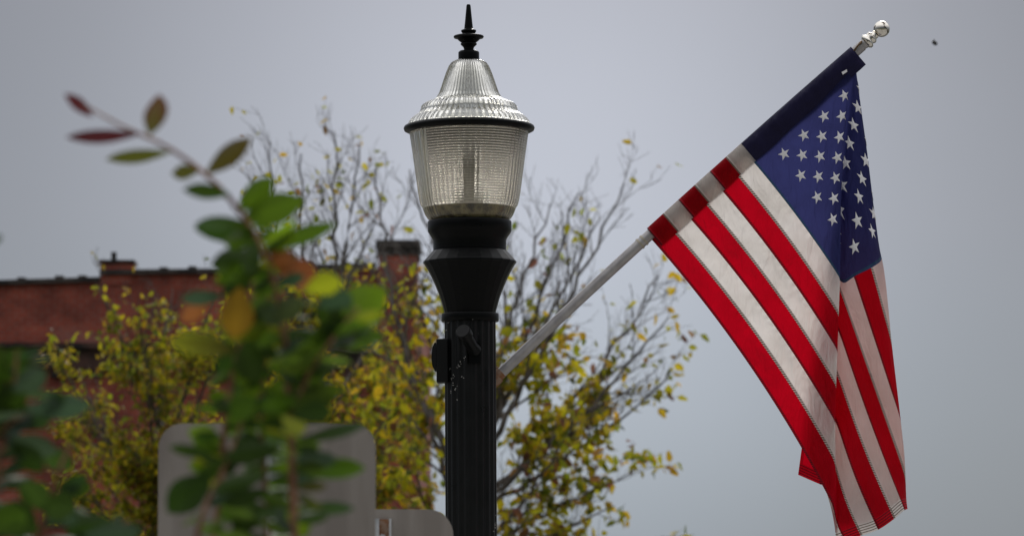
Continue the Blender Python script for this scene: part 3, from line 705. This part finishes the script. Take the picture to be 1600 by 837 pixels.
# hoist sleeve round the pole
def sleeve_pt(s, a):
    """a: 0..1 round the flattened loop, starting at the seam on the front"""
    x_ = B0[0] + (A0[0] - B0[0]) * s / 13 + 6.5; c = np.array(FPxy(x_)); pf = np.array((.645, .764))
    wob = 1 + .05 * math.sin(s * 4.1) + .04 * math.sin(s * 9.7 + 1)
    hang = 25.5 + .8 * math.sin(s * 2.3)
    r = .0225 * KP
    if a <= .5: f = a / .5; sg = -1                        # front: seam -> over the top
    else: f = (1 - a) / .5; sg = 1
    if f < .4: g = f / .4; tt = hang * (1 - g); dd = .006 + (r / KP * wob - .006) * math.sin(g * math.pi / 2) ** 1.2
    else: g = (f - .4) / .6 * math.pi / 2; tt = -r * math.sin(g); dd = r / KP * math.cos(g) * (wob * (1 - g / 1.571) + g / 1.571) 
    # the empty end of the sleeve above the last stitch droops a little
    p = c + pf * tt
    return at(p[0], p[1], FP_Y + sg * dd)
mb = MB(); NSs, NA_ = 130, 36; uvs = []
for i in range(NSs + 1):
    for k_ in range(NA_ + 1): mb.v.append(tuple(sleeve_pt(13 * (.016 + .984 * i / NSs), k_ / NA_)))
for i in range(NSs):
    for k_ in range(NA_):
        mb.f.append((i*(NA_+1) + k_, i*(NA_+1) + k_+1, (i+1)*(NA_+1) + k_+1, (i+1)*(NA_+1) + k_)); st = i * 13 // NSs; mb.mi.append(2 if st < 7 else st % 2)
        uvs += [(.05, 13 * i / NSs * (1 if st >= 7 else .9)), (.05, 13 * i / NSs * (1 if st >= 7 else .9)), (.05, 13 * (i+1) / NSs * (1 if st >= 7 else .9)), (.05, 13 * (i+1) / NSs * (1 if st >= 7 else .9))]
m_navy = cloth_mat('navy_sleeve', (.020, .018, .060), (.02, .02, .05), .3, False)
slv = mb.build('hoist_sleeve', [m_red, m_wht, m_navy], flag, True)
ul = slv.data.uv_layers.new(name='UVMap'); ul.data.foreach_set('uv', np.array(uvs, dtype=np.float32).ravel())
mb = MB(); q = [at(1315, 113, FP_Y - .026), at(1323, 108.5, FP_Y - .026), at(1324, 112, FP_Y - .026), at(1317, 117, FP_Y - .026)]
mb.add(q + [p + Vector((0, .002, 0)) for p in q], [(0,1,2,3),(7,6,5,4),(0,4,5,1),(1,5,6,2),(2,6,7,3),(3,7,4,0)]); mb.build('care_tag', m_star, flag)

# ---------------------------------------------------------------- road signs seen from behind
m_sign = mat('dull_sign_back', (.33, .315, .30), .55, .25); noise_mix(m_sign, (.235, .208, .185), (.31, .28, .25), 5, stretch=(3, 1, .4))
m_face = mat('sign_face', (.75, .75, .73), .4)
m_galv = mat('galvanised_post', (.5, .52, .54), .5, .5); noise_mix(m_galv, (.40, .42, .44), (.6, .61, .62), 12)
def sign(name, label, px0, px1, py0, py1, Y, rpx, postpx, post_top, rust):
    P0, P1 = at(px0, py0, Y), at(px1, py1, Y); r = rpx / ppm(Y); x0, x1, z1, z0 = P0.x, P1.x, P0.z, P1.z
    pc_ = at(postpx, 800, Y).x; root = thing(name, label, 'road sign', (pc_, Y - .02, GZ))
    ol = []
    for (cx_, cz, a0) in ((x1 - r, z1 - r, 0), (x0 + r, z1 - r, 90), (x0 + r, z0 + r, 180), (x1 - r, z0 + r, 270)):
        for k_ in range(9): a = R(a0 + 90 * k_ / 8); ol.append((cx_ + r * math.cos(a), cz + r * math.sin(a)))
    n = len(ol); mb = MB()
    mb.add([(x, Y, z) for x, z in ol] + [(x, Y + .003, z) for x, z in ol], [tuple(range(n)), tuple(range(n, 2*n))[::-1]] + [(i, i + n, (i+1) % n + n, (i+1) % n) for i in range(n)])
    mb.mi[1] = 1; mb.build('sign_plate', [m_sign, m_face], root)
    zt = at(postpx, post_top, Y).z; pw = .022; mb = MB()
    mb.box((pc_ - pw, Y - .032, GZ - .1), (pc_ - pw + .014, Y - .002, zt)); mb.box((pc_ + pw - .005, Y - .032, GZ - .1), (pc_ + pw, Y - .002, zt)); mb.box((pc_ - pw + .0141, Y - .012, GZ - .1), (pc_ + pw - .0051, Y - .004, zt - .001), 1)
    mb.build('sign_post', [m_galv, m_rust if rust else m_galv], root)
    for q in (z1 - .07, z0 + .07):
        mb = MB(); mb.tube([(pc_, Y - .02, q), (pc_, Y - .0125, q)], [.009, .009], 6); mb.build('bolt', m_galv, root)
sign('road_sign', 'large pale grey sign back with rounded corners behind the green shrub', 248, 586, 661, 1010, 8.0, 38, 432, 668, False)
sign('road_sign', 'lower grey sign back with rounded corner and rust streaked post beside the lamp post', 488, 708, 795, 1020, 9.6, 40, 598, 810, True)

# ---------------------------------------------------------------- shrubs close to the camera
m_sleaf = leaf_mat('shrub_leaf', .55, .5); m_sleaf.node_tree.nodes['Principled BSDF'].inputs['Specular IOR Level'].default_value = .4; m_stem = mat('shrub_stem', (.16, .075, .045), .8); noise_mix(m_stem, (.16, .06, .03), (.30, .15, .08), 40)
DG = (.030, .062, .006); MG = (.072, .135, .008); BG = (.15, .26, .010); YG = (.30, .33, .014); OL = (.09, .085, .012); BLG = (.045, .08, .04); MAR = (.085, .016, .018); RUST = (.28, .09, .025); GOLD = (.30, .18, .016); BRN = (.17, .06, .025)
def big_leaf(mb, rng, a, tip, wid, col, col2=None, cup=None, rl=1.25):
    d = tip - a; L = d.length
    if L < 1e-4: return
    d.normalize(); view = Vector((0, 1, .08)); s_ = d.cross(view)
    if s_.length < .05: s_ = d.cross(Vector((1, 0, 0)))
    s_.normalize(); nrm = s_.cross(d)
    roll = rng.uniform(-rl, rl); s2 = s_ * math.cos(roll) + nrm * math.sin(roll); nrm = s2.cross(d); s_ = s2
    cup = rng.uniform(.1, .3) if cup is None else cup; droop = rng.uniform(-.25, .3); NL = 8; vs = []; cols = []
    for i in range(NL + 1):
        u = i / NL; w_ = wid * .5 * (math.sin(math.pi * min(1, (.06 + .94*u)) ** 1.35) ** .75 if 0 < u < 1 else .06)
        c = a + d * L * u + nrm * L * droop * (u * u)
        for k_ in (-1, -.5, 0, .5, 1):
            vs.append(c + s_ * w_ * k_ + nrm * abs(k_) * w_ * cup * 2 * (.6 + .4 * u) + nrm * wid * .03 * math.sin(u * 9 + k_))
            cc = col if col2 is None else tuple(x * (1 - u*abs(.4+.6*abs(k_))) + y * u*abs(.4+.6*abs(k_)) for x, y in zip(col, col2)); 
            cols.append(tuple(x * (1.25 if k_ == 0 else 1) for x in cc))
    fs = []
    for i in range(NL):
        for k_ in range(4): fs.append((i*5 + k_, i*5 + k_+1, (i+1)*5 + k_+1, (i+1)*5 + k_))
    n = len(mb.v); mb.v += [tuple(q) for q in vs]; mb.f += [tuple(x + n for x in f_) for f_ in fs]; mb.mi += [0] * len(fs); mb.c += cols
def spline(pts_, n):
    xs = list(range(len(pts_))); ev = hermite(xs, pts_); return [ev((len(pts_) - 1) * i / n) for i in range(n + 1)]
def shrub(label, Y, stems, leaves_, rand, seed, base_px):
    rng = random.Random(seed); gp = at(base_px, 943, Y); root = thing('shrub', label, 'shrub', (gp.x, Y, GZ))
    sm = MB(); lf = MB(); K = ppm(Y)
    for st in stems:
        pts_ = spline([(a, b_, c_) for a, b_, c_, _ in st], 26); rad = np.interp(np.linspace(0, 1, 27), np.linspace(0, 1, len(st)), [q[3] for q in st])
        P = [at(p[0], p[1], Y + p[2]) for p in pts_]
        if st[0][1] > 836: P = [Vector((P[0].x * .6 + gp.x * .4, Y, GZ - .02)), Vector((P[0].x * .85 + gp.x * .15, P[0].y, (P[0].z + GZ) * .55))] + P; rad = [rad[0] * 1.5, rad[0] * 1.2] + list(rad)
        sm.tube(P, [q / K for q in rad], 7)
    for l in leaves_:
        (bx_, by_), (tx, ty), wd, col = l[:4]; wd *= .86; col2 = l[4] if len(l) > 4 else None; dy = l[5] if len(l) > 5 else rng.uniform(-.12, .12)
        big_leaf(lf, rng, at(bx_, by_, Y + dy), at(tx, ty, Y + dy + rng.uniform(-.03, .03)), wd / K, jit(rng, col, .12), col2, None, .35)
    for (sti, u0, u1, n, lmin, lmax, pal) in rand:
        st = stems[sti]; pts_ = spline([(a, b_, c_) for a, b_, c_, _ in st], 60)
        for k_ in range(n):
            u = u0 + (u1 - u0) * (k_ + rng.uniform(-.3, .3)) / n; p = pts_[int(np.clip(u * 60, 0, 60))]
            ang = rng.choice((0, 180)) + rng.uniform(-50, 38) * 1.0; ln = rng.uniform(lmin, lmax); fore = rng.uniform(.55, 1)
            dx_ = math.cos(R(ang)); sgn = 1 if dx_ > 0 else -1
            tx = p[0] + sgn * ln * fore * abs(math.cos(R(ang))); ty = p[1] - ln * math.sin(R(abs(ang) if ang < 90 else 180 - ang)) * .6 + rng.uniform(-8, 25)
            dy = p[2] + rng.uniform(-.02, .02)
            big_leaf(lf, rng, at(p[0], p[1], Y + dy), at(tx, ty, Y + dy + rng.choice((-1, 1)) * ln / K * math.sqrt(max(0, 1 - fore**2))), ln * rng.uniform(.25, .42) / K, jit(rng, pick(rng, pal), .3), jit(rng, pick(rng, pal), .3) if rng.random() < .6 else None)
    sm.build('stem', m_stem, root, True); lf.build('foliage', m_sleaf, root, True)
    return root
stemsA = [
    [(460, 870, 0, 7), (457, 740, 0, 6.5), (452, 620, .02, 6), (440, 500, .02, 5.5), (418, 410, .0, 5), (385, 345, 0, 4.5), (335, 285, -.02, 4), (265, 232, -.02, 3.2), (190, 197, -.02, 2.5), (128, 162, -.02, 1.5)],
    [(330, 870, .05, 6), (345, 760, .05, 5.5), (352, 660, .06, 5), (372, 550, .06, 4.5), (392, 470, .06, 3.5), (400, 405, .06, 2)],
    [(455, 660, .02, 4), (480, 590, -.02, 3.5), (520, 530, -.05, 3), (560, 480, -.06, 2)],
    [(300, 880, -.03, 5), (318, 800, -.03, 4), (350, 730, -.02, 3), (378, 660, 0, 2)],
    [(420, 880, .1, 5), (415, 760, .1, 4.5), (408, 640, .1, 4), (420, 540, .1, 3), (450, 470, .1, 2)]]
leavesA = [
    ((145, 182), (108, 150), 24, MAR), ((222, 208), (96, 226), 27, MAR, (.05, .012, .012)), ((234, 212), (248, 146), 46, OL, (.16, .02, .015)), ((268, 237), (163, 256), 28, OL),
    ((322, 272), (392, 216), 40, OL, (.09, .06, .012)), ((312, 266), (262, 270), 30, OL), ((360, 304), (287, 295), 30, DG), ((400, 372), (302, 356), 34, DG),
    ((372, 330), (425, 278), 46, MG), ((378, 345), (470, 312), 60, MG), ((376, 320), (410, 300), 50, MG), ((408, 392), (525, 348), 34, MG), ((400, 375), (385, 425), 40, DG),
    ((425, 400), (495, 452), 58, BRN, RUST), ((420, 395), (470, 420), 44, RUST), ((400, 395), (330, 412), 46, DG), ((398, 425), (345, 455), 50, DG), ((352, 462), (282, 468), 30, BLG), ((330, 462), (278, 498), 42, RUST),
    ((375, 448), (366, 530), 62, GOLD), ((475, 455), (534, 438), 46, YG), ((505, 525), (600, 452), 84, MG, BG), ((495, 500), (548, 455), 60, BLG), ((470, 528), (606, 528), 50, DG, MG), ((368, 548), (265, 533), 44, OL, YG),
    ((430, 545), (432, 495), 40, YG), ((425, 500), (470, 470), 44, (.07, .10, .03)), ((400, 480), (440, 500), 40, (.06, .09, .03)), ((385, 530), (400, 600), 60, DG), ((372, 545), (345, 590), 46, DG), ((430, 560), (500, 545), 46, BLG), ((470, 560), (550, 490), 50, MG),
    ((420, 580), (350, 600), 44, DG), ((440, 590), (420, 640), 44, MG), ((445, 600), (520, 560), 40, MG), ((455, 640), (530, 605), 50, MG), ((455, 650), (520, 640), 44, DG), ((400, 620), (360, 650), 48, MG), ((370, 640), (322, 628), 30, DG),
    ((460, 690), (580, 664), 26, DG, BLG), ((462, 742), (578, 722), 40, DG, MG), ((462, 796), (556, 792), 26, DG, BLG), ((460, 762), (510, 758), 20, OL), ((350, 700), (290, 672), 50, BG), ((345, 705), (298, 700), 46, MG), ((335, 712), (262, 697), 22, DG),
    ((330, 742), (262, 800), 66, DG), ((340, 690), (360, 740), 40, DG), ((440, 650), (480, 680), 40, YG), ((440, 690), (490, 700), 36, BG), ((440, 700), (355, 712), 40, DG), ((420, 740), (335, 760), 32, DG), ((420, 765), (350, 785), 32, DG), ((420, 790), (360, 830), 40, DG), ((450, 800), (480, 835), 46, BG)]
PD = [(DG, 7), (MG, 6), (BG, 3), (BLG, 1), (YG, 1)]
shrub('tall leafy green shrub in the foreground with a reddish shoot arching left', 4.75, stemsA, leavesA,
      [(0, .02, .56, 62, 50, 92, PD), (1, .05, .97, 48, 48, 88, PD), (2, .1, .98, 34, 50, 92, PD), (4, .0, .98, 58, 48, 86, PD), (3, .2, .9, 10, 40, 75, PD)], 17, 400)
PB = [(DG, 7), ((.02, .045, .018), 4), (BLG, 2), (MG, 1)]
stemsB = [
    [(-30, 880, 0, 7), (-5, 740, 0, 6), (15, 640, 0, 5), (28, 545, 0, 2.5)],
    [(50, 890, .06, 6), (70, 810, .06, 5), (90, 740, .05, 4), (112, 690, .05, 2.5)],
    [(-40, 700, -.05, 5), (20, 660, -.05, 4), (80, 632, -.05, 2)],
    [(130, 890, .1, 5), (160, 850, .1, 4), (200, 812, .1, 2)]]
leavesB = [((15, 600), (35, 542), 56, DG), ((5, 590), (-20, 540), 50, DG), ((20, 610), (72, 580), 46, BLG), ((40, 640), (142, 632), 46, BLG), ((0, 690), (92, 700), 44, BLG), ((20, 660), (60, 655), 40, DG), ((60, 700), (110, 740), 50, DG), ((70, 800), (40, 745), 56, DG), ((90, 760), (140, 760), 44, DG), ((60, 830), (0, 800), 70, DG), ((100, 830), (180, 815), 50, DG), ((20, 690), (70, 735), 44, DG), ((-10, 640), (40, 610), 60, DG), ((0, 820), (-10, 770), 50, DG), ((60, 790), (120, 800), 60, DG), ((130, 835), (215, 830), 40, BLG), ((-20, 830), (40, 800), 60, MG)]
shrub('dark green leafy shrub at the lower left corner in front of the brick wall', 4.8, stemsB, leavesB, [(0, .05, .98, 34, 60, 105, PB), (1, .05, .5, 16, 50, 90, PB), (2, .1, 1, 10, 55, 90, PB), (3, .1, 1, 12, 45, 80, PB)], 29, 20)
stemsC = [[(-120, 900, 0, 6), (-110, 700, 0, 5), (-90, 500, 0, 4), (-60, 390, 0, 2.5)]]
leavesC = [((-62, 392), (9, 366), 26, BLG), ((-70, 420), (-20, 440), 34, DG), ((-75, 440), (-130, 420), 34, DG)]
shrub('shrub shoot mostly outside the left edge with one grey green leaf tip showing', 4.6, stemsC, leavesC, [(0, .1, .7, 14, 40, 60, PB)], 31, -120)

# ---------------------------------------------------------------- insect in the air
IY = 22.0; ip = at(1460.5, 67, IY)
ins = thing('flying_insect', 'tiny dark flying insect in the grey sky right of the pole tip', 'insect', ip)
m_ins = mat('insect_body', (.03, .03, .025), .6); m_wing = mat('insect_wing', (.2, .2, .19), .4)
b = MB(); sp_ = []
for i in range(11):
    u = i / 10; sp_.append((ip + Vector((-.016 + .032 * u, 0, .008 - .020 * u)), .0005 + .013 * math.sin(math.pi * u) ** .7 * (.75 if .38 < u < .5 else 1)))
b.tube([p for p, _ in sp_], [q for _, q in sp_], 10); b.build('body', m_ins, ins, True)
for sg in (-1, 1):
    b = MB(); o_ = ip + Vector((-.001, 0, .006)); vs = [o_, o_ + Vector((-.006, sg*.004, .006)), o_ + Vector((-.010, sg*.010, .010)), o_ + Vector((-.004, sg*.013, .012)), o_ + Vector((.002, sg*.007, .006))]
    b.add(vs + [v_ + Vector((0, 0, .0004)) for v_ in vs], [(0,1,2,3,4), (9,8,7,6,5)] + [(i, i+5, (i+1) % 5 + 5, (i+1) % 5) for i in range(5)]); b.build('wing', m_wing, ins)
lamp.rotation_euler = (0, R(-.35), 0); lamp.location.x += math.sin(R(.35)) * (LZ(500) - GZ)
